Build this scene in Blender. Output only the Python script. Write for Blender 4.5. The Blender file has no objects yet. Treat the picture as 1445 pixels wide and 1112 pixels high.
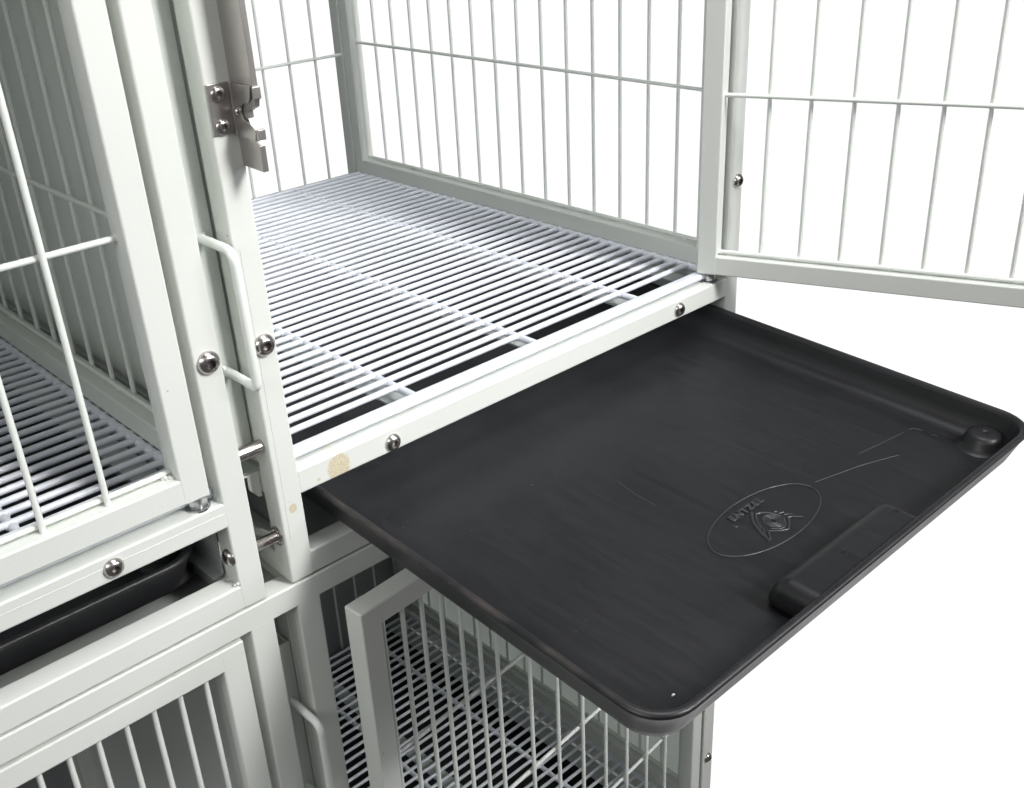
import bpy, bmesh, math, random
from mathutils import Vector, Matrix
random.seed(4)
sc = bpy.context.scene
C = sc.collection
PI = math.pi

# ------------------------------------------------------------------ camera
cam_d = bpy.data.cameras.new('camera'); cam = bpy.data.objects.new('camera', cam_d); C.objects.link(cam)
cam_d.sensor_fit = 'HORIZONTAL'; cam_d.sensor_width = 36.0
cam_d.lens = 36.0 * 1511.476 / 1445.0
cam_d.clip_start = 0.02; cam_d.clip_end = 100
RX = (0.72705512, -0.68511398, -0.04482958); RY = (-0.33688985, -0.29909589, -0.89277482); RZ = (0.59824417, 0.66419913, -0.44826714)
right = Vector(RX).normalized(); back = (-Vector(RZ)).normalized(); up = back.cross(right)
Mc = Matrix((right, up, back)).transposed().to_4x4(); Mc.translation = (-0.39007927, -0.75185071, 0.59620422)
cam.matrix_world = Mc
sc.camera = cam

# ------------------------------------------------------------------ world: white studio surround, dim room behind the camera
w = bpy.data.worlds.new('World'); sc.world = w; w.use_nodes = True
nt = w.node_tree; nt.nodes.clear()
o_ = nt.nodes.new('ShaderNodeOutputWorld'); bg = nt.nodes.new('ShaderNodeBackground')
tc = nt.nodes.new('ShaderNodeTexCoord')
dot = nt.nodes.new('ShaderNodeVectorMath'); dot.operation = 'DOT_PRODUCT'; dot.inputs[1].default_value = Vector((0.62, 0.52, -0.60)).normalized()
mr = nt.nodes.new('ShaderNodeMapRange'); mr.interpolation_type = 'SMOOTHSTEP'
mr.inputs['From Min'].default_value = 0.48; mr.inputs['From Max'].default_value = 0.79
mr.inputs['To Min'].default_value = 0.10; mr.inputs['To Max'].default_value = 1.06
nt.links.new(tc.outputs['Generated'], dot.inputs[0]); nt.links.new(dot.outputs['Value'], mr.inputs['Value'])
nt.links.new(mr.outputs['Result'], bg.inputs['Strength']); bg.inputs['Color'].default_value = (1, 1, 1, 1)
nt.links.new(bg.outputs[0], o_.inputs[0])

# ------------------------------------------------------------------ lamps: big softbox front right and high, smaller ones
def area(name, loc, target, size, power, col=(1, 1, 1), sy=None):
    l = bpy.data.lights.new(name, 'AREA'); l.shape = 'RECTANGLE'; l.size = size; l.size_y = sy or size
    l.energy = power; l.color = col
    o = bpy.data.objects.new(name, l); C.objects.link(o); o.location = loc
    d = Vector(target) - Vector(loc); o.rotation_euler = d.to_track_quat('-Z', 'Y').to_euler()
    return o
k_ = area('key_softbox', (0.945, -2.13, 1.83), (0.22, 0.1, 0.30), 0.55, 8.8, (1, 0.99, 0.975), 0.95); k_.data.spread = math.radians(52)
area('overhead_softbox', (0.45, -0.35, 2.0), (0.25, 0.2, 0.1), 0.9, 18, (0.97, 0.985, 1.0))
area('left_softbox', (-1.35, -1.15, 1.35), (0.1, 0.0, -0.1), 0.8, 4.5, (1, 1, 1))
area('side_fill', (-1.9, -0.45, 1.3), (0.6, 0.0, 0.2), 0.8, 13, (1, 1, 1))  # added fill lamp, lightens the inner face of the open right door
area('right_strip_softbox', (1.62, -1.85, 0.97), (0.35, -0.35, 0.05), 0.45, 11, (0.93, 0.95, 1.0), 0.40)

vs = sc.view_settings
vs.view_transform = 'Standard'; vs.look = 'None'; vs.exposure = 0.0; vs.gamma = 1.0; vs.use_curve_mapping = False
sc.cycles.max_bounces = 8; sc.cycles.diffuse_bounces = 5; sc.cycles.use_denoising = True

# ------------------------------------------------------------------ materials
def mat(name, col, rough=0.5, metal=0.0, spec=0.5):
    m = bpy.data.materials.new(name); m.use_nodes = True
    b = m.node_tree.nodes['Principled BSDF']
    b.inputs['Base Color'].default_value = (*col, 1); b.inputs['Roughness'].default_value = rough
    b.inputs['Metallic'].default_value = metal; b.inputs['Specular IOR Level'].default_value = spec
    return m, m.node_tree, b
def N(t, kind, **kw):
    n = t.nodes.new(kind)
    for k, v in kw.items(): setattr(n, k, v)
    return n
def noise_bump(t, b, scale, strength, dist, stretch=None, detail=3.0):
    tcn = N(t, 'ShaderNodeTexCoord'); src = tcn.outputs['Object']
    if stretch:
        mp = N(t, 'ShaderNodeMapping'); mp.inputs['Scale'].default_value = stretch
        t.links.new(src, mp.inputs['Vector']); src = mp.outputs['Vector']
    n = N(t, 'ShaderNodeTexNoise'); n.inputs['Scale'].default_value = scale; n.inputs['Detail'].default_value = detail
    t.links.new(src, n.inputs['Vector'])
    bp = N(t, 'ShaderNodeBump'); bp.inputs['Strength'].default_value = strength; bp.inputs['Distance'].default_value = dist
    t.links.new(n.outputs['Fac'], bp.inputs['Height']); t.links.new(bp.outputs['Normal'], b.inputs['Normal'])
    return n, src
def mixcol(t, fac, a, c):
    mx = N(t, 'ShaderNodeMix', data_type='RGBA')
    for s, v in ((mx.inputs[6], a), (mx.inputs[7], c)):
        if isinstance(v, tuple): s.default_value = (*v, 1)
        else: t.links.new(v, s)
    t.links.new(fac, mx.inputs[0])
    return mx.outputs[2]

PAINT = (0.728, 0.750, 0.710)
def paint_mat(name, stains=()):
    m, t, b = mat(name, PAINT, 0.42, 0, 0.45)
    n, src = noise_bump(t, b, 520, 0.16, 0.0006)
    n2 = N(t, 'ShaderNodeTexNoise'); n2.inputs['Scale'].default_value = 9; n2.inputs['Detail'].default_value = 4
    t.links.new(src, n2.inputs['Vector'])
    mr = N(t, 'ShaderNodeMapRange'); mr.inputs['From Min'].default_value = 0.3; mr.inputs['From Max'].default_value = 0.75
    t.links.new(n2.outputs['Fac'], mr.inputs['Value'])
    col = mixcol(t, mr.outputs['Result'], PAINT, (0.705, 0.726, 0.688))
    # tiny chips and dirt specks in the powder coat
    n3 = N(t, 'ShaderNodeTexNoise'); n3.inputs['Scale'].default_value = 150; n3.inputs['Detail'].default_value = 2
    t.links.new(src, n3.inputs['Vector'])
    m3 = N(t, 'ShaderNodeMapRange'); m3.inputs['From Min'].default_value = 0.77; m3.inputs['From Max'].default_value = 0.82
    t.links.new(n3.outputs['Fac'], m3.inputs['Value'])
    col = mixcol(t, m3.outputs['Result'], col, (0.25, 0.22, 0.19))
    for (x, z, r) in stains:
        vm = N(t, 'ShaderNodeVectorMath', operation='SUBTRACT'); vm.inputs[1].default_value = (x, 0, z)
        t.links.new(src, vm.inputs[0])
        sp = N(t, 'ShaderNodeVectorMath', operation='MULTIPLY'); sp.inputs[1].default_value = (1.0, 0, 0.92)
        t.links.new(vm.outputs[0], sp.inputs[0])
        ln = N(t, 'ShaderNodeVectorMath', operation='LENGTH'); t.links.new(sp.outputs[0], ln.inputs[0])
        nn = N(t, 'ShaderNodeTexNoise'); nn.inputs['Scale'].default_value = 130; t.links.new(src, nn.inputs['Vector'])
        ad = N(t, 'ShaderNodeMath', operation='MULTIPLY_ADD'); ad.inputs[1].default_value = r * 0.5
        t.links.new(nn.outputs['Fac'], ad.inputs[0]); t.links.new(ln.outputs['Value'], ad.inputs[2])
        mk = N(t, 'ShaderNodeMapRange'); mk.inputs['From Min'].default_value = r * 1.36; mk.inputs['From Max'].default_value = r * 1.12
        t.links.new(ad.outputs[0], mk.inputs['Value'])
        sk = N(t, 'ShaderNodeTexNoise'); sk.inputs['Scale'].default_value = 900; sk.inputs['Detail'].default_value = 2; t.links.new(src, sk.inputs['Vector'])
        ss = N(t, 'ShaderNodeMapRange'); ss.inputs['From Min'].default_value = 0.42; ss.inputs['From Max'].default_value = 0.62
        t.links.new(sk.outputs['Fac'], ss.inputs['Value'])
        glue = mixcol(t, ss.outputs['Result'], (0.54, 0.45, 0.27), (0.71, 0.65, 0.49))
        mm = N(t, 'ShaderNodeMath', operation='MULTIPLY'); mm.inputs[1].default_value = 0.85
        t.links.new(mk.outputs['Result'], mm.inputs[0])
        col = mixcol(t, mm.outputs[0], col, glue)
    t.links.new(col, b.inputs['Base Color'])
    return m
M_paint = paint_mat('powder_coat')
M_stain = paint_mat('powder_coat_glue_marks', ((0.0665, 0.0965, 0.0125), (0.0435, 0.0925, 0.0018)))
M_stain2 = paint_mat('powder_coat_glue_spot', ((0.0125, 0.0762, 0.0042),))
M_wire, t, b = mat('coated_wire', (0.79, 0.82, 0.78), 0.35, 0, 0.5); noise_bump(t, b, 260, 0.15, 0.0005)
M_grid, t, b = mat('white_plastic_coating', (0.76, 0.785, 0.85), 0.28, 0, 0.55); noise_bump(t, b, 180, 0.2, 0.0006)
M_strip, t, b = mat('support_strip_grey', (0.42, 0.45, 0.44), 0.5)
M_sheet, t, b = mat('textured_sheet', (0.70, 0.735, 0.70), 0.45, 0, 0.45); noise_bump(t, b, 650, 0.35, 0.0006)
M_back, t, b = mat('grey_back_sheet', (0.26, 0.265, 0.28), 0.5, 0, 0.4); noise_bump(t, b, 300, 0.2, 0.0006)
M_milky = bpy.data.materials.new('milky_translucent_sheet'); M_milky.use_nodes = True; t = M_milky.node_tree
b = t.nodes['Principled BSDF']; b.inputs['Base Color'].default_value = (0.74, 0.77, 0.74, 1); b.inputs['Roughness'].default_value = 0.4
tl = N(t, 'ShaderNodeBsdfTranslucent'); tl.inputs['Color'].default_value = (0.80, 0.83, 0.80, 1)
ms = N(t, 'ShaderNodeMixShader'); ms.inputs[0].default_value = 0.6
t.links.new(b.outputs[0], ms.inputs[1]); t.links.new(tl.outputs[0], ms.inputs[2]); t.links.new(ms.outputs[0], t.nodes['Material Output'].inputs['Surface'])
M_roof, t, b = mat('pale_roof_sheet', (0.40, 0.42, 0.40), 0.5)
# stainless
def steel(name, col, rough, stretch, strength=0.12, metallic=1.0):
    m, t, b = mat(name, col, rough, metallic)
    n, src = noise_bump(t, b, 60, strength, 0.0004, stretch)
    mr = N(t, 'ShaderNodeMapRange'); mr.inputs['To Min'].default_value = rough * 0.8; mr.inputs['To Max'].default_value = rough * 1.35
    t.links.new(n.outputs['Fac'], mr.inputs['Value']); t.links.new(mr.outputs['Result'], b.inputs['Roughness'])
    return m
M_steel = steel('brushed_stainless', (0.50, 0.475, 0.455), 0.30, (14, 14, 0.6), 0.3, 0.86)
M_bolt = steel('bolt_stainless', (0.52, 0.49, 0.475), 0.24, (2, 2, 2), 0.0)
M_zinc = steel('zinc_nut', (0.66, 0.67, 0.67), 0.28, (2, 2, 2), 0.0)
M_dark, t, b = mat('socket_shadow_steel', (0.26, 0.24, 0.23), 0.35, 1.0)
# black moulded tray
def tray_mat():
    m, t, b = mat('black_moulded_plastic', (0.03, 0.03, 0.033), 0.4, 0, 0.45)
    tcn = N(t, 'ShaderNodeTexCoord'); src = tcn.outputs['Object']
    mp = N(t, 'ShaderNodeMapping'); mp.inputs['Scale'].default_value = (30, 2.8, 8); t.links.new(src, mp.inputs['Vector'])
    n = N(t, 'ShaderNodeTexNoise'); n.inputs['Scale'].default_value = 5; n.inputs['Detail'].default_value = 6; n.inputs['Roughness'].default_value = 0.65
    t.links.new(mp.outputs[0], n.inputs['Vector'])
    n2 = N(t, 'ShaderNodeTexNoise'); n2.inputs['Scale'].default_value = 6; n2.inputs['Detail'].default_value = 5
    t.links.new(src, n2.inputs['Vector'])
    ad = N(t, 'ShaderNodeMath', operation='MULTIPLY_ADD'); ad.inputs[1].default_value = 0.5
    t.links.new(n.outputs['Fac'], ad.inputs[0])
    h2 = N(t, 'ShaderNodeMath', operation='MULTIPLY'); h2.inputs[1].default_value = 0.5; t.links.new(n2.outputs['Fac'], h2.inputs[0])
    t.links.new(h2.outputs[0], ad.inputs[2])
    mr = N(t, 'ShaderNodeMapRange'); mr.inputs['From Min'].default_value = 0.32; mr.inputs['From Max'].default_value = 0.68
    t.links.new(ad.outputs[0], mr.inputs['Value'])
    col = mixcol(t, mr.outputs['Result'], (0.0078, 0.0080, 0.0092), (0.0175, 0.0179, 0.0202))
    # dust specks
    n4 = N(t, 'ShaderNodeTexNoise'); n4.inputs['Scale'].default_value = 330; n4.inputs['Detail'].default_value = 1; t.links.new(src, n4.inputs['Vector'])
    m4 = N(t, 'ShaderNodeMapRange'); m4.inputs['From Min'].default_value = 0.815; m4.inputs['From Max'].default_value = 0.85; t.links.new(n4.outputs['Fac'], m4.inputs['Value'])
    col = mixcol(t, m4.outputs['Result'], col, (0.20, 0.20, 0.20))
    # worn brownish scuffs along the left lip
    sx = N(t, 'ShaderNodeSeparateXYZ'); t.links.new(src, sx.inputs[0])
    e1 = N(t, 'ShaderNodeMapRange'); e1.inputs['From Min'].default_value = -0.293; e1.inputs['From Max'].default_value = -0.299; t.links.new(sx.outputs['X'], e1.inputs['Value'])
    e2 = N(t, 'ShaderNodeMapRange'); e2.inputs['From Min'].default_value = -0.006; e2.inputs['From Max'].default_value = -0.001; t.links.new(sx.outputs['Z'], e2.inputs['Value'])
    n5 = N(t, 'ShaderNodeTexNoise'); n5.inputs['Scale'].default_value = 22; n5.inputs['Detail'].default_value = 5; t.links.new(src, n5.inputs['Vector'])
    e3 = N(t, 'ShaderNodeMapRange'); e3.inputs['From Min'].default_value = 0.40; e3.inputs['From Max'].default_value = 0.75; t.links.new(n5.outputs['Fac'], e3.inputs['Value'])
    p1 = N(t, 'ShaderNodeMath', operation='MULTIPLY'); t.links.new(e1.outputs[0], p1.inputs[0]); t.links.new(e2.outputs[0], p1.inputs[1])
    p2 = N(t, 'ShaderNodeMath', operation='MULTIPLY'); t.links.new(p1.outputs[0], p2.inputs[0]); t.links.new(e3.outputs[0], p2.inputs[1])
    col = mixcol(t, p2.outputs[0], col, (0.075, 0.064, 0.058))
    t.links.new(col, b.inputs['Base Color'])
    rr = N(t, 'ShaderNodeMapRange'); rr.inputs['To Min'].default_value = 0.34; rr.inputs['To Max'].default_value = 0.50
    t.links.new(mr.outputs['Result'], rr.inputs['Value']); t.links.new(rr.outputs['Result'], b.inputs['Roughness'])
    bp = N(t, 'ShaderNodeBump'); bp.inputs['Strength'].default_value = 0.10; bp.inputs['Distance'].default_value = 0.0006
    t.links.new(ad.outputs[0], bp.inputs['Height']); t.links.new(bp.outputs['Normal'], b.inputs['Normal'])
    return m
M_tray = tray_mat()
M_emb, t, b = mat('black_plastic_relief', (0.034, 0.0345, 0.038), 0.32, 0, 0.6)
M_scr, t, b = mat('scratched_plastic', (0.075, 0.075, 0.079), 0.5)
M_crumb, t, b = mat('white_crumb', (0.8, 0.8, 0.76), 0.6)

# ------------------------------------------------------------------ mesh helpers
class MB:
    def __init__(s): s.bm = bmesh.new(); s.bev = False
    def _bevel(s, vs_, bev, seg):
        es = set(); s.bev = True
        for v in vs_:
            es.update(v.link_edges)
        bmesh.ops.bevel(s.bm, geom=list(es), offset=bev, segments=seg, profile=0.5, affect='EDGES')
    def box(s, x0, x1, y0, y1, z0, z1, bev=0.0, seg=2):
        r = bmesh.ops.create_cube(s.bm, size=1.0)
        for v in r['verts']:
            v.co = Vector(((x0 + x1) / 2 + v.co.x * (x1 - x0), (y0 + y1) / 2 + v.co.y * (y1 - y0), (z0 + z1) / 2 + v.co.z * (z1 - z0)))
        if bev: s._bevel(r['verts'], bev, seg)
        return s
    def path(s, pts, r, seg=8, cap=True):
        pts = [Vector(p) for p in pts]; rings = []
        ref = None
        for i, p in enumerate(pts):
            if i == 0: d = pts[1] - p
            elif i == len(pts) - 1: d = p - pts[i - 1]
            else: d = (pts[i + 1] - p).normalized() + (p - pts[i - 1]).normalized()
            d.normalize()
            if ref is None:
                ref = Vector((0, 0, 1)) if abs(d.z) < 0.9 else Vector((1, 0, 0))
            a = d.cross(ref).normalized(); b2 = a.cross(d).normalized(); ref = b2
            rr = r[i] if isinstance(r, (list, tuple)) else r
            rings.append([s.bm.verts.new(p + (a * math.cos(2 * PI * k / seg) + b2 * math.sin(2 * PI * k / seg)) * rr) for k in range(seg)])
        for i in range(len(rings) - 1):
            for k in range(seg):
                s.bm.faces.new((rings[i][k], rings[i][(k + 1) % seg], rings[i + 1][(k + 1) % seg], rings[i + 1][k]))
        if cap:
            s.bm.faces.new(list(reversed(rings[0]))); s.bm.faces.new(rings[-1])
        return s
    def rod(s, a, b2, r, seg=8): return s.path([a, b2], r, seg)
    def blob(s, c, r, sq=(1, 1, 1)):
        q = bmesh.ops.create_icosphere(s.bm, subdivisions=1, radius=r)
        for v in q['verts']:
            v.co = Vector((v.co.x * sq[0], v.co.y * sq[1], v.co.z * sq[2])) * (1 + random.uniform(-.2, .2)) + Vector(c)
        return s
    def lathe(s, prof, seg=24, M=None, hexfrom=None, cap_last=True):
        """profile (r, h) about +Z; rings from index hexfrom on become hexagons"""
        rings = []
        for i, (r, h) in enumerate(prof):
            ring = []
            for k in range(seg):
                th = 2 * PI * k / seg
                rr = r
                if hexfrom is not None and i >= hexfrom:
                    rr = r * math.cos(PI / 6) / math.cos(((th) % (PI / 3)) - PI / 6)
                co = Vector((rr * math.cos(th), rr * math.sin(th), h))
                ring.append(s.bm.verts.new(M @ co if M else co))
            rings.append(ring)
        for i in range(len(rings) - 1):
            for k in range(seg):
                s.bm.faces.new((rings[i][k], rings[i][(k + 1) % seg], rings[i + 1][(k + 1) % seg], rings[i + 1][k]))
        s.bm.faces.new(list(reversed(rings[0])))
        if cap_last: s.bm.faces.new(rings[-1])
        return s
    def prism(s, poly, axis, a, b2, bev=0.0):
        """poly of 2-D points extruded along axis from a to b2"""
        def mk(p, q):
            if axis == 'x': return Vector((q, p[0], p[1]))
            if axis == 'y': return Vector((p[0], q, p[1]))
            return Vector((p[0], p[1], q))
        v0 = [s.bm.verts.new(mk(p, a)) for p in poly]; v1 = [s.bm.verts.new(mk(p, b2)) for p in poly]
        n = len(poly)
        s.bm.faces.new(v0); s.bm.faces.new(list(reversed(v1)))
        for i in range(n): s.bm.faces.new((v0[i], v1[i], v1[(i + 1) % n], v0[(i + 1) % n]))
        if bev: s._bevel(v0 + v1, bev, 2)
        return s
    def lean(s, k, z0=0.1):
        for v in s.bm.verts:
            if v.co.z > z0: v.co.x += k * (v.co.z - z0)
        return s
    def build(s, name, m, parent=None, M=None, sharp=50):
        bmesh.ops.recalc_face_normals(s.bm, faces=s.bm.faces)
        if M is not None: s.bm.transform(M)
        if parent is not None: s.bm.transform(Matrix.Translation(-Vector(parent['_org'])))
        me = bpy.data.meshes.new(name); s.bm.to_mesh(me); s.bm.free()
        me.materials.append(m)
        me.shade_smooth(); me.set_sharp_from_angle(angle=math.radians(sharp))
        o = bpy.data.objects.new(name, me); C.objects.link(o)
        if s.bev:
            wn = o.modifiers.new('weighted_normals', 'WEIGHTED_NORMAL'); wn.weight = 100; wn.keep_sharp = True
        if parent is not None:
            o.parent = parent; o['_org'] = parent['_org']
        else: o['_org'] = (0.0, 0.0, 0.0)
        return o
ROOTS = []
def thing(name, label, cat, loc, group=None):
    o = bpy.data.objects.new(name, None); C.objects.link(o); o.location = loc; o.empty_display_size = 0.05
    o['label'] = label; o['category'] = cat; o['_org'] = tuple(loc)
    if group: o['group'] = group
    ROOTS.append(o); return o

def bolt_mesh(name, r, m=None):
    s = MB(); h = r * 0.62
    prof = [(r, -0.0004), (r, r * 0.10), (r * 0.95, h * 0.42), (r * 0.80, h * 0.74), (r * 0.60, h * 0.95), (r * 0.50, h), (r * 0.42, h), (r * 0.40, h * 0.9), (r * 0.36, h * 0.25)]
    s.lathe(prof, 30, None, hexfrom=6)
    bmesh.ops.recalc_face_normals(s.bm, faces=s.bm.faces)
    me = bpy.data.meshes.new(name); s.bm.to_mesh(me); s.bm.free()
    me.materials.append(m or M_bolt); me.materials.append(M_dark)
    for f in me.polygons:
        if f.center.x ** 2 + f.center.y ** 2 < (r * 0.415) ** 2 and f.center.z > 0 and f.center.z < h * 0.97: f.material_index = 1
    me.shade_smooth(); me.set_sharp_from_angle(angle=math.radians(40))
    return me
BM_S = bolt_mesh('small_bolt', 0.0086); BM_L = bolt_mesh('large_bolt', 0.0100)
def bolt(parent, me, p, direction=(0, -1, 0), spin=0.3):
    o = bpy.data.objects.new('bolt', me); C.objects.link(o); o.parent = parent
    q = Vector(direction).to_track_quat('Z', 'Y')
    o.rotation_mode = 'QUATERNION'; o.rotation_quaternion = q @ Vector((0, 0, 1)).rotation_difference(Vector((0, 0, 1)))
    o.rotation_quaternion = q @ Matrix.Rotation(spin, 3, 'Z').to_quaternion()
    o.location = Vector(p) - Vector(parent['_org'])
    return o

TB = 0.0021     # corner radius of the square tube

# ------------------------------------------------------------------ doors
def door_builder(parent, hinge, theta, mirror, z0, z1, W, us, hz, lean=0.0, dz=0.0):
    """frame tube along local -x from the hinge; front face at local -y"""
    sgn = 1 if mirror else -1
    M = Matrix.Translation((hinge[0], hinge[1], dz)) @ Matrix.Rotation(theta, 4, 'Z') @ Matrix.Diagonal((sgn, 1, 1, 1))
    a, b_ = -0.0125, 0.0122
    s = MB()
    s.box(-0.0122, 0.0122, a, b_, z0, z1, TB)                                   # hinge stile
    s.box(W - 0.0244, W, a, b_, z0, z1, TB)                                     # free stile
    s.box(0.0090, W - 0.021, a + 0.0003, b_ - 0.0003, z0 + 0.0002, z0 + 0.0242, TB)
    s.box(0.0090, W - 0.021, a + 0.0003, b_ - 0.0003, z1 - 0.0242, z1 - 0.0002, TB)
    # weld beads in the corners
    for (u, z) in ((0.0135, z0 + 0.026), (W - 0.026, z0 + 0.026)):
        for k in range(5): s.blob((u + 0.0002 + k * 0.0016 * (1 if u < .1 else -1), -0.004 + 0.0012 * k, z - 0.0012 + 0.0008 * (k % 2)), 0.0022)
    fr = s.lean(lean).build('door', M_paint, parent, M)
    s = MB(); rv = 0.0026
    zb = z0 + 0.0242
    for u in us: s.rod((u, -0.0030, zb - 0.001), (u, -0.0030, z1 - 0.024), rv, 10)
    s.rod((0.0118, 0.0022, zb + 0.0042), (W - 0.024, 0.0022, zb + 0.0042), rv, 10)
    s.rod((0.0118, 0.0022, z1 - 0.0284), (W - 0.024, 0.0022, z1 - 0.0284), rv, 10)
    for h in hz: s.rod((0.0115, 0.0022, h), (W - 0.0238, 0.0022, h), rv, 10)
    for h in hz:
        for u in (0.0125, W - 0.0248): s.blob((u, 0.0022, h), 0.0034, (0.8, 1, 1.1))
    for u in (0.013, W - 0.0252): s.blob((u, 0.002, zb + 0.004), 0.0036)
    s.lean(lean).build('wire_mesh', M_wire, fr, M)
    return fr, M
def hinge_nut(parent, x, y, z0, z1):
    s = MB()
    s.lathe([(0.0108, z0), (0.0108, z0 + 0.0016)], 24, Matrix.Translation((x, y, 0)))
    s.lathe([(0.0080, z0 + 0.0016), (0.0092, z0 + 0.0026), (0.0092, z1 + 0.0005)], 24, Matrix.Translation((x, y, 0)) @ Matrix.Rotation(0.35, 4, 'Z'), hexfrom=0)
    return s.build('hinge_nut', M_zinc, parent)

# ------------------------------------------------------------------ side and back panels
def side_wires(y0, y1, z0, z1, xv, xh, ys, hz, rv=0.0024, gap=0.0):
    s = MB()
    for y in ys: s.rod((xv, y, z0 + 0.002), (xv, y, z1), rv, 8)
    s.rod((xh, y0, z0 + 0.0042), (xh, y1, z0 + 0.0042), rv, 8)
    for h in hz: s.rod((xh, y0, h), (xh, y1, h), rv, 8)
    k = 0
    y = y0 + 0.03
    while y < y1:                                    # weld tabs under the bottom rod
        s.box(min(xh, xv) - 0.001, max(xh, xv) + 0.001, y - 0.004, y + 0.004, z0 - 0.0008, z0 + 0.003, 0.0008, 1); y += 0.142
    for h in hz:
        for yy in (y0 + .0008, y1 - .0008): s.blob((xh, yy, h), 0.0034)
    return s

YS = [0.0988 + 0.0479 * k for k in range(14)]
DEPTH = 0.815

def upper_cage(x0, label, leftlean, rightlean, rail_mat, post_mat):
    x1 = x0 + 0.6835
    t = thing('cage', label, 'cage', (x0, 0, 0))
    L_, R_ = (x0, x0 + 0.0247), (x1 - 0.0247, x1)
    H = 0.775
    for (xa, xb), ln, mm in ((L_, leftlean, post_mat), (R_, rightlean, M_paint)):
        MB().box(xa, xb, 0, 0.025, -0.002, H, TB).lean(ln).build('corner_post', mm, t)
        MB().box(xa, xb, DEPTH - 0.025, DEPTH, -0.002, H, TB).build('corner_post', M_paint, t)
    xi, xj = x0 + 0.0222, x1 - 0.0222
    MB().box(xi, xj, 0.0003, 0.0245, 0.0862, 0.1108, TB).build('front_rail', rail_mat, t)
    MB().box(xi, xj, 0.0003, 0.0245, -0.0017, 0.0232, TB).build('bottom_rail', M_paint, t)
    MB().box(xi, xj, 0.0003, 0.0245, H - 0.0247, H - 0.0002, TB).build('top_rail', M_paint, t)
    for za, zb in ((0.0862, 0.1108), (-0.0017, 0.0232), (H - 0.0247, H - 0.0002)):
        MB().box(xi, xj, DEPTH - 0.0245, DEPTH - 0.0003, za, zb, TB).build('back_rail', M_paint, t)
        for xa, xb in (L_, R_):
            MB().box(xa + 0.0003, xb - 0.0003, 0.0225, DEPTH - 0.0225, za, zb, TB).build('side_rail', M_paint, t)
    for xs in (xb_ for xb_ in (x0 + 0.0252, x1 - 0.0262)):
        s = MB(); s.box(xs, xs + 0.0010, 0.0270, 0.788, 0.0240, 0.1100)
        s.box(xs - (0.010 if xs > x0 + .3 else 0.0), xs + (0.0 if xs > x0 + .3 else 0.011), 0.0270, 0.788, 0.0235, 0.0245)
        s.build('runner_skirt', M_strip, t)  # added skirt and ledge that block white background in the side gaps
    # side frames with their wires
    for side, (xa, xb) in ((-1, L_), (1, R_)):
        s = MB()
        ln = leftlean if side < 0 else rightlean
        s.box(xa + 0.0002, xb - 0.0002, 0.0266, 0.050, 0.1175, 0.745, TB)
        s.box(xa + 0.0002, xb - 0.0002, 0.766, DEPTH - 0.0265, 0.1175, 0.745, TB)
        s.box(xa + 0.0005, xb - 0.0005, 0.047, 0.769, 0.1178, 0.1418, TB)
        s.box(xa + 0.0005, xb - 0.0005, 0.047, 0.769, 0.7208, 0.7447, TB)
        p = s.build('side_panel', M_paint, t)
        xv, xh = ((xb - 0.0058, xb - 0.0105) if side > 0 else (xa + 0.0058, xa + 0.0105))
        side_wires(0.0498, 0.7662, 0.1418, 0.722, xv, xh, YS, (0.3345, 0.525)).build('wire_mesh', M_wire, p)
    s = MB()
    x = x1 - 0.0730
    while x > x0 + 0.03:
        s.rod((x, 0.800, 0.098), (x, 0.800, H - 0.01), 0.0024, 8); x -= 0.0497
    for h in (0.3145, 0.51): s.rod((x0 + 0.022, 0.7955, h), (x1 - 0.022, 0.7955, h), 0.0024, 8)
    s.build('back_wire_mesh', M_wire, t)
    return t

cageR = upper_cage(0.0, 'upper right pale cage, its door swung open and its tray pulled out', -0.0125, -0.006, M_stain, M_stain2)
cageL = upper_cage(-0.7105, 'pale cage with its barred door shut and dark interior, upper left beside the gap', 0.0, -0.0125, M_paint, M_paint)

MB().box(-0.707, -0.030, 0.028, 0.788, 0.7775, 0.7787).build('roof_sheet', M_sheet, cageL)  # unseen roof, added to keep light out of the left cage
MB().box(-0.7085, -0.7073, 0.027, 0.789, 0.118, 0.748).build('side_sheet', M_sheet, cageL)  # unseen solid side, added to shade the left cage's interior
US_R = [0.0625 + 0.0465 * k for k in range(12)]
dR, MR = door_builder(cageR, (0.6372, 0.0122), math.radians(112.2), False, 0.1236, 0.745, 0.605, US_R, (0.3405, 0.53), 0.0)
dR['label'] = 'white wire door swung wide open'
hinge_nut(cageR, 0.6385, 0.0115, 0.1108, 0.1236)
US_L = [0.0695 + 0.0522 * k for k in range(11)]
dL, ML = door_builder(cageL, (-0.0730, 0.0130), 0.0, False, 0.1240, 0.745, 0.605, US_L, (0.3555, 0.545), -0.010 * -1 * 1)
hinge_nut(cageL, -0.0695, 0.0120, 0.1108, 0.1240)

bolt(cageR, BM_S, (0.1294, 0.0003, 0.0965), spin=0.2)
bolt(cageR, BM_S, (0.5657, 0.0003, 0.0982), spin=0.7)
bolt(cageR, BM_L, (0.0100, 0.0, 0.2394), spin=0.1)
bolt(cageR, BM_S, (0.6715, 0.0, 0.2330), spin=0.5)
bolt(cageL, BM_L, (-0.0418, 0.0, 0.2415), spin=0.4)
bolt(cageL, BM_S, (-0.1541, 0.0003, 0.0985), spin=0.9)
bolt(cageL, BM_S, (-0.0517, 0.0085, 0.0515), (-1, 0, 0), spin=0.9)

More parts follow.
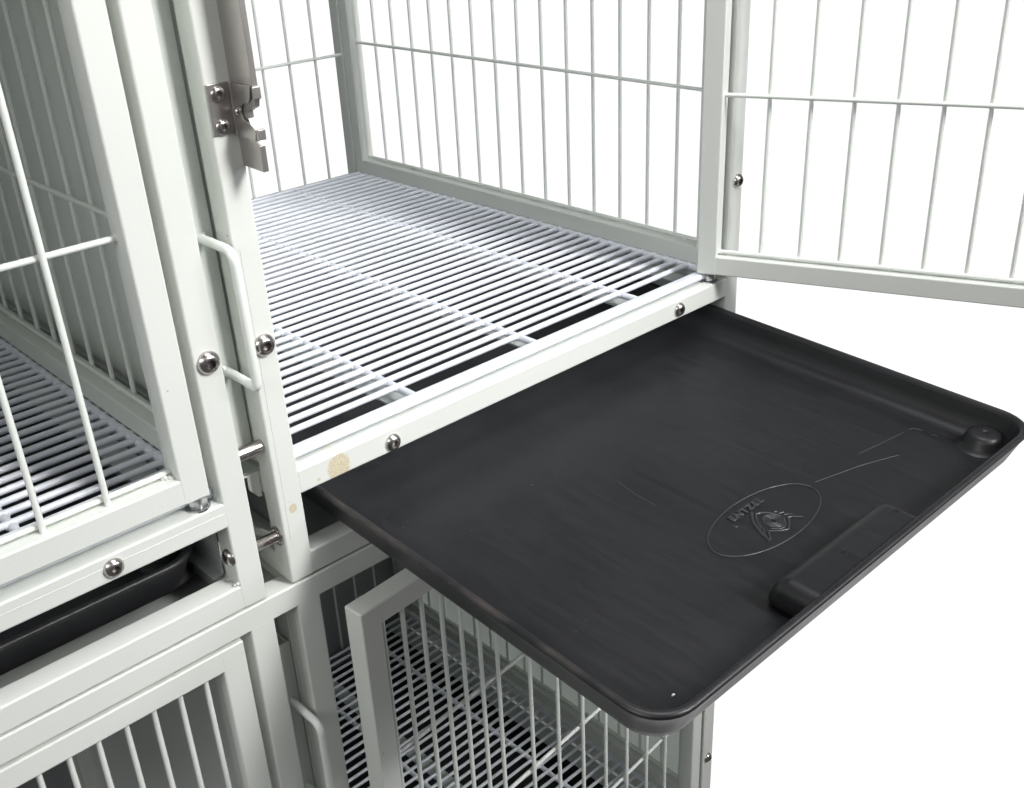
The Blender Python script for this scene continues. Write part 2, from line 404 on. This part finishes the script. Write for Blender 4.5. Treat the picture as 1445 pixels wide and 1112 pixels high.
# bolts that tie the two cages together across the gap
def tie(z, y, r, threaded):
    s = MB()
    if threaded:
        pts = []; rr = []
        n = 46
        for i in range(n + 1):
            pts.append((-0.0275 + 0.0285 * i / n, y, z)); rr.append(r * (1.0 if i % 2 else 0.91))
        s.path(pts, rr, 16)
        Mx = Matrix.Translation((0.0003, y, z)) @ Matrix.Rotation(-PI / 2, 4, 'Y')
        s.lathe([(0.0100, 0), (0.0100, 0.0014), (0.0080, 0.0018), (0.0076, 0.0032), (0.0058, 0.0036)], 24, Mx)
    else:
        s.rod((-0.0275, y, z), (0.0015, y, z), r, 20)
    return s.build('tie_bolt', M_bolt, cageR)
tie(0.1425, 0.0125, 0.0066, False)
tie(0.0470, 0.0125, 0.0056, True)
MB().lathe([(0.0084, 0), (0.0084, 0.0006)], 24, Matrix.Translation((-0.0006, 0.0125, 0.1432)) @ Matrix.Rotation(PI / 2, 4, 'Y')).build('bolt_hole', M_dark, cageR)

# seam along the front of the left cage's rail and a hairline crack in the paint of the right cage's post
MB().rod((-0.690, 0.0004, 0.1012), (-0.053, 0.0004, 0.1012), 0.00035, 6).build('weld_seam', M_paint, cageL)
pts = [(0.0052 + random.uniform(-.00025, .00025) - 0.0125 * max(0, z / 1000 - 0.1), -0.00005, z / 1000) for z in range(45, 330, 5)]
MB().path(pts, 0.00014, 5).build('paint_crack', M_strip, cageR)
# weld beads on the frames
s = MB()
for (x, y, z) in ((-0.0525, 0.006, 0.0245), (-0.0525, 0.011, 0.0242), (-0.054, 0.0165, 0.0246), (-0.0545, 0.004, 0.0243), (-0.0522, 0.002, 0.026), (-0.053, 0.013, 0.0275), (-0.0522, 0.009, 0.0285)):
    s.blob((x, y, z), 0.0021)
s.build('weld_bead', M_paint, cageL)

# ------------------------------------------------------------------ latch on the open cage
LT = MB()
LX = 0.0174
bar = MB()
# strike bar standing forward from the post, notched for the catch
prof = [(0.0, 0.3905), (-0.0300, 0.3895), (-0.0300, 0.4095), (-0.0265, 0.4125), (-0.0265, 0.4165), (-0.0190, 0.4285), (-0.0190, 0.4345), (-0.0300, 0.4385), (-0.0320, 0.4440), (-0.0320, 0.745), (0.0, 0.745)]
bar.prism(prof, 'x', LX + 0.0, LX + 0.0048, 0.0003)
barO = bar.lean(-0.006, 0.44).build('latch', M_steel, cageR)
s = MB(); s.box(-0.0035, 0.0150, -0.0018, 0.0, 0.4165, 0.4552, 0.0007)
s.box(0.0140, 0.0163, -0.0045, 0.0, 0.4140, 0.4552, 0.0009)
s.build('bracket_plate', M_steel, barO)
s = MB()
# catch flange: two lobes with a round throat between them
pl = [(-0.0008, 0.4142), (-0.0285, 0.4142), (-0.0310, 0.4205), (-0.0215, 0.4262)]
for k in range(9):
    a_ = math.radians(-70 - 20 * k) + PI
    pl.append((-0.0192 + 0.0062 * math.cos(-PI / 2 + k * PI / 8 * 1.0), 0.4335 + 0.0068 * math.sin(-PI / 2 + k * PI / 8)))
pl += [(-0.0245, 0.4412), (-0.0290, 0.4452), (-0.0318, 0.4543), (-0.0008, 0.4545)]
s.prism(pl, 'x', 0.0152, 0.0166, 0.0)
s.box(0.0156, 0.0225, -0.0345, -0.0328, 0.4446, 0.4538, 0.0006)
s.box(0.0156, 0.0225, -0.0330, -0.0300, 0.4142, 0.4222, 0.0006)
s.build('catch', M_steel, barO)
for z in (0.447, 0.4226): bolt(barO, BM_S, (0.0046, -0.0018, z), spin=z * 40).scale = (0.72, 0.72, 0.5)
s = MB(); s.lathe([(0.0032, 0), (0.0032, 0.0008), (0.0022, 0.0022), (0.0008, 0.0027)], 18, Matrix.Translation((0.0152, -0.0085, 0.4335)) @ Matrix.Rotation(-PI / 2, 4, 'Y'))
s.build('rivet', M_bolt, barO)

# ------------------------------------------------------------------ sliding divider panels in the gaps
def divider(label, z0, z1, xf, hx, hz0, hz1, hy, lean):
    t = thing('divider_panel', label, 'divider panel', (-0.0135, 0.03, z0), 'sliding divider panels between the cages')
    MB().box(-0.0026, -0.0010, 0.0300, 0.79, z0, z1, 0).lean(lean).build('sheet', M_sheet, t)
    MB().box(xf[0], xf[1], 0.0286, 0.0304, z0, z1, 0.0006).lean(lean).build('front_flange', M_sheet, t)
    s = MB(); y0 = 0.0286; rc = 0.011
    pts = [(hx, y0, hz1)]
    for k in range(7):
        a_ = k / 6 * PI / 2
        pts.append((hx, hy + rc - rc * math.sin(a_), hz1 - rc + rc * math.cos(a_)))
    for k in range(7):
        a_ = k / 6 * PI / 2
        pts.append((hx, hy + rc * 0.4 - rc * 0.4 * math.cos(a_), hz0 + rc * 0.4 - rc * 0.4 * math.sin(a_)))
    pts.append((hx, y0, hz0))
    s.path(pts, 0.0040, 12)
    for z in (hz0, hz1):
        for k in range(5): s.blob((hx + random.uniform(-.003, .003), y0 - 0.0006, z + random.uniform(-.004, .004)), 0.0022)
    s.lean(lean).build('handle', M_wire, t)
    return t
dU = divider('pale divider sheet with bent rod handle in the gap between the two upper cages', 0.1265, 0.765, (-0.0262, -0.0008), -0.0118, 0.2147, 0.3330, -0.0215, -0.0125)
dD = divider('grey shaded divider sheet with rod handle in the lower gap under the upper cages', -0.80, -0.0855, (-0.0240, 0.0010), -0.0080, -0.275, -0.157, -0.0225, 0.0)
# guide channel below the upper divider
s = MB(); s.box(-0.0255, -0.0004, 0.028, 0.034, 0.1085, 0.1103, 0.0004); s.prism([(-0.0125, 0.1088), (-0.0008, 0.1088), (-0.0008, 0.0835), (-0.0045, 0.0845), (-0.0125, 0.0945)], 'y', 0.0282, 0.0296)
s.box(-0.0255, -0.0240, 0.0283, 0.79, 0.1085, 0.126, 0.0004)
s.build('guide_channel', M_paint, cageR)

# ------------------------------------------------------------------ lower double cage
low = thing('double_cage', 'wide pale cage carrying both upper cages, its right door ajar', 'cage', (-0.0135, 0, -0.95))
XL, XRr = -0.7105, 0.6835
for xa in (XL, -0.0502 + 0.0005, 0.0012, XRr - 0.0247 - 0.002):
    MB().box(xa, xa + 0.0255, 0.0, 0.025, -0.95, -0.0255, TB).build('corner_post' if xa in (XL,) or xa > 0.5 else 'centre_post', M_paint, low)
MB().box(XL, XRr - 0.002, 0.0002, 0.0250, -0.0293, -0.0040, TB).build('front_rail', M_paint, low)
MB().box(XL, XRr - 0.002, DEPTH - 0.025, DEPTH, -0.0293, -0.0040, TB).build('back_rail', M_paint, low)
for xa in (XL, -0.0495, 0.0012, XRr - 0.0267):
    MB().box(xa + 0.0003, xa + 0.0247, 0.0225, DEPTH - 0.0225, -0.0290, -0.0042, TB).build('side_rail', M_paint, low)
    MB().box(xa + 0.0003, xa + 0.0247, 0.0225, DEPTH - 0.0225, -0.870, -0.845, TB).build('side_rail', M_paint, low)
    MB().box(xa, xa + 0.025, DEPTH - 0.025, DEPTH, -0.95, -0.0255, TB).build('corner_post', M_paint, low)
for za in (-0.870, -0.948):
    MB().box(XL + .02, XRr - 0.022, 0.0004, 0.0246, za, za + 0.0245, TB).build('bottom_rail', M_paint, low)
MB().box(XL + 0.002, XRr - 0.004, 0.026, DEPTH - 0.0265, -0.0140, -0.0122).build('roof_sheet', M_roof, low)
MB().box(XL + 0.004, XRr - 0.005, 0.8152, 0.8165, -0.945, -0.03).build('back_sheet', M_back, low)
for xa, xb, side in ((0.6580, 0.6815, 1), (-0.0495, -0.0255, 1), (0.0015, 0.0255, -1)):
    s = MB()
    s.box(xa + 0.0002, xb - 0.0002, 0.0266, 0.050, -0.826, -0.032, TB)
    s.box(xa + 0.0002, xb - 0.0002, 0.766, DEPTH - 0.0265, -0.826, -0.032, TB)
    s.box(xa + 0.0005, xb - 0.0005, 0.047, 0.769, -0.8257, -0.8015, TB)
    s.box(xa + 0.0005, xb - 0.0005, 0.047, 0.769, -0.056, -0.0323, TB)
    p = s.build('side_panel', M_paint, low)
    xv, xh = ((xb - 0.0058, xb - 0.0105) if side > 0 else (xa + 0.0058, xa + 0.0105))
    if xa < -0.03: MB().box(-0.0325, -0.0313, 0.0480, 0.768, -0.803, -0.054).build('panel_sheet', M_sheet, p)
    else: side_wires(0.0498, 0.7662, -0.8015, -0.055, xv, xh, YS, (-0.61, -0.42, -0.23)).build('wire_mesh', M_wire, p)
MB().box(0.6800, 0.6812, 0.0255, DEPTH - 0.0255, -0.945, -0.03).build('side_sheet', M_milky, low)
s = MB(); x = 0.597
while x > 0.03: s.rod((x, 0.797, -0.845), (x, 0.797, -0.03), 0.0023, 8); x -= 0.0487
x = -0.105
while x > -0.68: s.rod((x, 0.797, -0.845), (x, 0.797, -0.03), 0.0023, 8); x -= 0.0487
for h in (-0.61, -0.42, -0.23):
    s.rod((0.026, 0.793, h), (0.659, 0.793, h), 0.0023, 8); s.rod((-0.687, 0.793, h), (-0.05, 0.793, h), 0.0023, 8)
s.build('back_wire_mesh', M_wire, low)
U_den = [0.5735 - 0.0258 * k for k in range(7)] + [0.366 - 0.0485 * k for k in range(7)]
dLR, _ = door_builder(low, (0.6390, 0.0126), math.radians(4.75), False, -0.800, -0.0335, 0.605, U_den, (-0.243, -0.43, -0.60))
dLR['label'] = 'wire door standing slightly ajar'
U_den2 = [0.5655 - 0.0256 * k for k in range(8)] + [0.340 - 0.0485 * k for k in range(6)]
dLL, _ = door_builder(low, (-0.6630, 0.0130), 0.0, True, -0.800, -0.0335, 0.605, U_den2, (-0.243, -0.43, -0.60))
bolt(low, BM_S, (0.6690, 0.0, -0.708), spin=0.4)

# ------------------------------------------------------------------ white slatted floors
def floor_grid(label, x0, z, spx, strips, y0=0.0125, pitch=0.0194, n=38, r=0.0034):
    """z is the top of the slats"""
    t = thing('floor_grid', label, 'floor grid', (x0 + 0.34, 0.4, z - 0.012), 'white slatted cage floors')
    zc = z - r
    xa, xb = x0 + 0.026, x0 + 0.6570
    s = MB()
    ys = [0.0560 + pitch * k for k in range(n)]
    ys = [y for y in ys if y < 0.772]
    for y in ys:
        pts = [(xa, y, zc - 0.0035), (xa + 0.006, y, zc), ((xa + xb) / 2, y + random.uniform(-.0004, .0004), zc), (xb - 0.010, y, zc), (xb - 0.004, y, zc - 0.0003), (xb + 0.0008, y, zc - 0.0028)]
        s.path(pts, r, 8)
    s.build('slats', M_grid, t)
    s = MB()
    s.box(xa, xb, y0, y0 + 0.0150, z - 0.0075, z + 0.0003, 0.0032, 3)
    s.rod((xa + 0.003, y0 + 0.004, zc - 0.003), (xa + 0.003, 0.774, zc - 0.003), 0.0042, 8)
    s.rod((xb - 0.003, y0 + 0.004, zc - 0.003), (xb - 0.003, 0.774, zc - 0.003), 0.0046, 8)
    s.box(xa, xb, 0.7705, 0.7765, z - 0.0065, z - 0.0005, 0.0025, 3)
    s.build('edge_frame', M_grid, t)
    for sx in spx:
        s = MB()
        s.rod((x0 + sx, y0 + 0.006, zc - 0.0022), (x0 + sx, 0.774, zc - 0.0022), 0.0042, 10)
        # coating that pools into fillets where slat and bar meet
        for y in ys:
            s.box(x0 + sx - 0.0058, x0 + sx + 0.0058, y - 0.0042, y + 0.0042, zc - 0.0042, zc + 0.0014, 0.0019, 2)
        s.build('cross_bar', M_grid, t)
    for (a_, b_) in strips:
        MB().box(x0 + a_, x0 + b_, 0.026, 0.788, z - 0.0215, z - 0.0195).build('support_strip', M_strip, t)
    return t
floor_grid('bright white slatted floor in the open upper cage above the pulled out tray', 0.0, 0.1222, (0.0290, 0.1815, 0.3520, 0.5215), ((0.1690, 0.1940), (0.3560, 0.3810), (0.5180, 0.5430), (0.6265, 0.651)))
floor_grid('dim white slatted floor behind the shut door of the upper left cage', -0.7095, 0.1222, (0.0290, 0.1810, 0.3520, 0.5130), ((0.2, 0.225), (0.37, 0.395), (0.6255, 0.6505)))
floor_grid('white slatted floor deep in the lower cage behind the ajar door', 0.001, -0.8290, (0.0290, 0.2130, 0.3830, 0.5510), ((0.24, 0.265), (0.41, 0.435), (0.606, 0.637)), r=0.0030)

# ------------------------------------------------------------------ black trays
TI = [(-0.3025, 0.3025)]
def rrect(x0, x1, y0, y1, rad, z, nc=8, ns=10):
    pts = []
    cs = [(x1 - rad, y1 - rad, 0), (x0 + rad, y1 - rad, 90), (x0 + rad, y0 + rad, 180), (x1 - rad, y0 + rad, 270)]
    for i, (cx, cy, a0) in enumerate(cs):
        for k in range(nc + 1):
            a_ = math.radians(a0 + 90 * k / nc); pts.append(Vector((cx + rad * math.cos(a_), cy + rad * math.sin(a_), z)))
        nx = cs[(i + 1) % 4]; a_ = math.radians(nx[2])
        e = Vector((nx[0] + rad * math.cos(a_), nx[1] + rad * math.sin(a_), z)); st = pts[-1].copy()
        for k in range(1, ns): pts.append(st.lerp(e, k / ns))
    return pts
def tray_mesh(y0=-0.405, y1=0.462):
    s = MB(); X0, X1 = -0.3025, 0.3025
    prof = [(0.0250, -0.0385), (0.0170, -0.0376), (0.0132, -0.0348), (0.0108, -0.0285), (0.0072, -0.0185), (0.0038, -0.0100), (0.0014, -0.0055), (0.0004, -0.0034), (0.0008, -0.0016), (0.0024, -0.0004), (0.0044, 0.0), (0.0062, -0.0005), (0.0076, -0.0020), (0.0086, -0.0048), (0.0104, -0.0140), (0.0128, -0.0222), (0.0160, -0.0280), (0.0210, -0.0318), (0.0275, -0.0337), (0.036, -0.0342)]
    rings = []
    for off, z in prof:
        rad = max(0.014, 0.038 - off * 0.66)
        rings.append([s.bm.verts.new(p) for p in rrect(X0 + off, X1 - off, y0 + off, y1 - off, rad, z)])
    n = len(rings[0])
    for i in range(len(rings) - 1):
        for k in range(n): s.bm.faces.new((rings[i][k], rings[i][(k + 1) % n], rings[i + 1][(k + 1) % n], rings[i + 1][k]))
    s.bm.faces.new(list(reversed(rings[0]))); s.bm.faces.new(rings[-1])
    return s
FL = -0.0342
def tray(label, loc, tilt, detail):
    t = thing('tray', label, 'tray', (loc[0], loc[1], loc[2]), 'black slide out trays')
    t.rotation_euler = (tilt, 0, 0)
    t['_org'] = (0.0, 0.0, 0.0)
    tray_mesh().build('pan', M_tray, t, sharp=60)
    # finger grip moulded against the front wall
    s = MB()
    s.box(-0.1000, 0.0720, -0.4126, -0.3580, -0.0350, -0.0046, 0.0120, 5)
    for v in s.bm.verts:
        f = (v.co.z + 0.005) / -0.030
        v.co.y += 0.010 * f; v.co.x += 0.006 * f * (1 if v.co.x > 0 else -1)
    for v in s.bm.verts: v.co.y = max(v.co.y, -0.4005 + (-0.0046 - v.co.z) * 0.5)      # front buried in the wall
    s.build('grip', M_tray, t, sharp=60)
    s = MB(); s.lathe([(0.0275, -0.0345), (0.0235, -0.0330), (0.0210, -0.0290), (0.0188, -0.0230), (0.0168, -0.0190), (0.0135, -0.0172), (0.0060, -0.0166), (0.0022, -0.0174), (0.0014, -0.0184), (0.0012, -0.0210)], 32, Matrix.Translation((0.2735, -0.3620, 0)))
    s.build('corner_boss', M_tray, t, sharp=60)
    if not detail: return t
    # raised emblem: oval, eye and lettering
    z = FL + 0.0002
    s = MB()
    n = 72; pts = [(0.0018 + 0.0765 * math.cos(2 * PI * k / n), -0.2812 + 0.0342 * math.sin(2 * PI * k / n), z) for k in range(n + 1)]
    s.path(pts, 0.0008, 8, False)
    def curve(p, r):
        out = []
        P = [Vector((a_, b_, z)) for a_, b_ in p]
        for i in range(len(P) - 1):                       # Catmull-Rom through the points
            p0 = P[max(i - 1, 0)]; p1 = P[i]; p2 = P[i + 1]; p3 = P[min(i + 2, len(P) - 1)]
            for k in range(4):
                u = k / 4
                out.append(0.5 * ((2 * p1) + (p2 - p0) * u + (2 * p0 - 5 * p1 + 4 * p2 - p3) * u * u + (3 * p1 - p0 - 3 * p2 + p3) * u ** 3))
        out.append(P[-1]); s.path(out, r * 1.35, 8)
    curve([(0.0006, -0.2664), (-0.006, -0.2714), (-0.0125, -0.2781), (-0.016, -0.2839), (-0.0211, -0.2926), (-0.0232, -0.2987), (-0.0251, -0.3048)], 0.0011)
    curve([(-0.0251, -0.3048), (-0.0207, -0.302), (-0.0163, -0.2973), (-0.0127, -0.2953)], 0.0008)
    curve([(-0.0127, -0.2953), (-0.0098, -0.2981), (-0.0054, -0.3015), (-0.001, -0.304), (0.0029, -0.3059)], 0.0009)
    curve([(0.0029, -0.3059), (0.0096, -0.3023), (0.0149, -0.2981), (0.0179, -0.2949)], 0.0008)
    curve([(0.0179, -0.2949), (0.0213, -0.2963), (0.0244, -0.2993), (0.0289, -0.3042)], 0.0009)
    curve([(0.0012, -0.2708), (0.0063, -0.2733), (0.0111, -0.278), (0.0137, -0.2828), (0.0151, -0.2875), (0.0148, -0.2924), (0.0086, -0.2986), (0.0035, -0.301), (-0.0021, -0.3001), (-0.0082, -0.2942)], 0.0008)
    curve([(0.0012, -0.2708), (-0.0033, -0.274), (-0.01, -0.2806), (-0.0141, -0.2877)], 0.0007)
    for c_ in ([(-0.0129, -0.2815), (-0.0165, -0.2862), (-0.0206, -0.2922)], [(-0.0142, -0.2857), (-0.0187, -0.2914), (-0.0219, -0.2964)], [(-0.0138, -0.2898), (-0.0186, -0.2941), (-0.0226, -0.2992)],
               [(0.0163, -0.2806), (0.0194, -0.2817)], [(0.0179, -0.2851), (0.0225, -0.2871)], [(0.0193, -0.2897), (0.0233, -0.2922), (0.0264, -0.2952)]):
        curve(c_, 0.0006)
    for rr in (0.0036, 0.0055, 0.0074, 0.0092):
        s.path([(0.0036 + rr * math.cos(2 * PI * k / 36), -0.2885 + rr * 1.08 * math.sin(2 * PI * k / 36), z) for k in range(37)], 0.00085, 8, False)
    curve([(-0.0302, -0.2660), (-0.0298, -0.2700), (-0.0276, -0.2706)], 0.0006)
    s.build('emblem', M_emb, t, sharp=60)
    # lettering
    cu = bpy.data.curves.new('lettering', 'FONT'); cu.body = 'ENTZEL'; cu.size = 0.0104; cu.extrude = 0.0008; cu.space_character = 1.16; cu.align_x = 'CENTER'
    cu.offset = 0.0001; cu.bevel_depth = 0.00045; cu.bevel_resolution = 2
    tmp = bpy.data.objects.new('lettering_source', cu); C.objects.link(tmp)
    bpy.context.view_layer.update()
    me = bpy.data.meshes.new_from_object(tmp.evaluated_get(bpy.context.evaluated_depsgraph_get()))
    bpy.data.objects.remove(tmp); bpy.data.curves.remove(cu)
    me.materials.clear(); me.materials.append(M_emb)
    xs = [v.co.x for v in me.vertices]; kx = 0.0500 / (max(xs) - min(xs)); mx_ = (max(xs) + min(xs)) / 2
    for v in me.vertices: v.co = Vector(((v.co.x - mx_) * kx + 0.0004, v.co.y - 0.2636, v.co.z + FL + 0.0005))
    le = bpy.data.objects.new('lettering', me); C.objects.link(le); le.parent = t
    # moulded marks on the grip
    zz = -0.0046
    MB().path([(-0.0330, -0.3815, zz), (-0.0330, -0.3750, zz), (-0.0298, -0.3750, zz), (-0.0298, -0.3815, zz), (-0.0266, -0.3815, zz), (-0.0265, -0.3750, zz), (-0.0235, -0.3760, zz)], 0.0004, 6).build('mould_mark', M_emb, t)
    MB().path([(0.0560, -0.3810, zz), (0.0578, -0.3755, zz), (0.0596, -0.3810, zz), (0.0610, -0.3755, zz), (0.0625, -0.3810, zz)], 0.0004, 6).build('mould_mark', M_emb, t)
    # scratches in the floor, each its own mark
    zz = FL + 0.00005
    for pts_, r_ in (([(0.0891, -0.2789), (0.1200, -0.2868), (0.1535, -0.2958), (0.1943, -0.3109)], 0.0003), ([(0.1675, -0.281), (0.1986, -0.2858), (0.2398, -0.2914)], 0.00018),
                     ([(0.2500, -0.2920), (0.2560, -0.2950), (0.2576, -0.3040)], 0.0003), ([(0.2560, -0.3150), (0.2590, -0.3170), (0.2580, -0.3200)], 0.0003),
                     ([(-0.0505, -0.1399), (-0.0540, -0.1600), (-0.0556, -0.1767), (-0.0559, -0.1949)], 0.00028)):
        MB().path([(a_, b_, zz) for a_, b_ in pts_], r_, 5).build('scratch', M_scr, t)
    return t
tray('black plastic tray pulled far out with an eye emblem moulded in its floor', (0.348, 0.0, 0.0755), math.radians(3.0), True)
tray('black plastic tray pushed fully in under the upper left cage', (-0.3635, 0.434, 0.0555), 0.0, False)
tray('black plastic tray under the slatted floor of the lower cage', (0.343, 0.44, -0.866), 0.0, False)
# a crumb lying in the open tray
Mt = Matrix.Translation((0.348, 0, 0.0755)) @ Matrix.Rotation(math.radians(3), 4, 'X')
p = Mt @ Vector((-0.2399, -0.3665, FL + 0.0006))
cr = MB().blob((0, 0, 0), 0.0016, (1.2, 0.8, 0.6)).build('crumb', M_crumb); cr.location = p
cr['label'] = 'tiny white crumb near the front corner of the pulled out tray'; cr['category'] = 'crumb'
for o in bpy.data.objects:
    if '_org' in o: del o['_org']
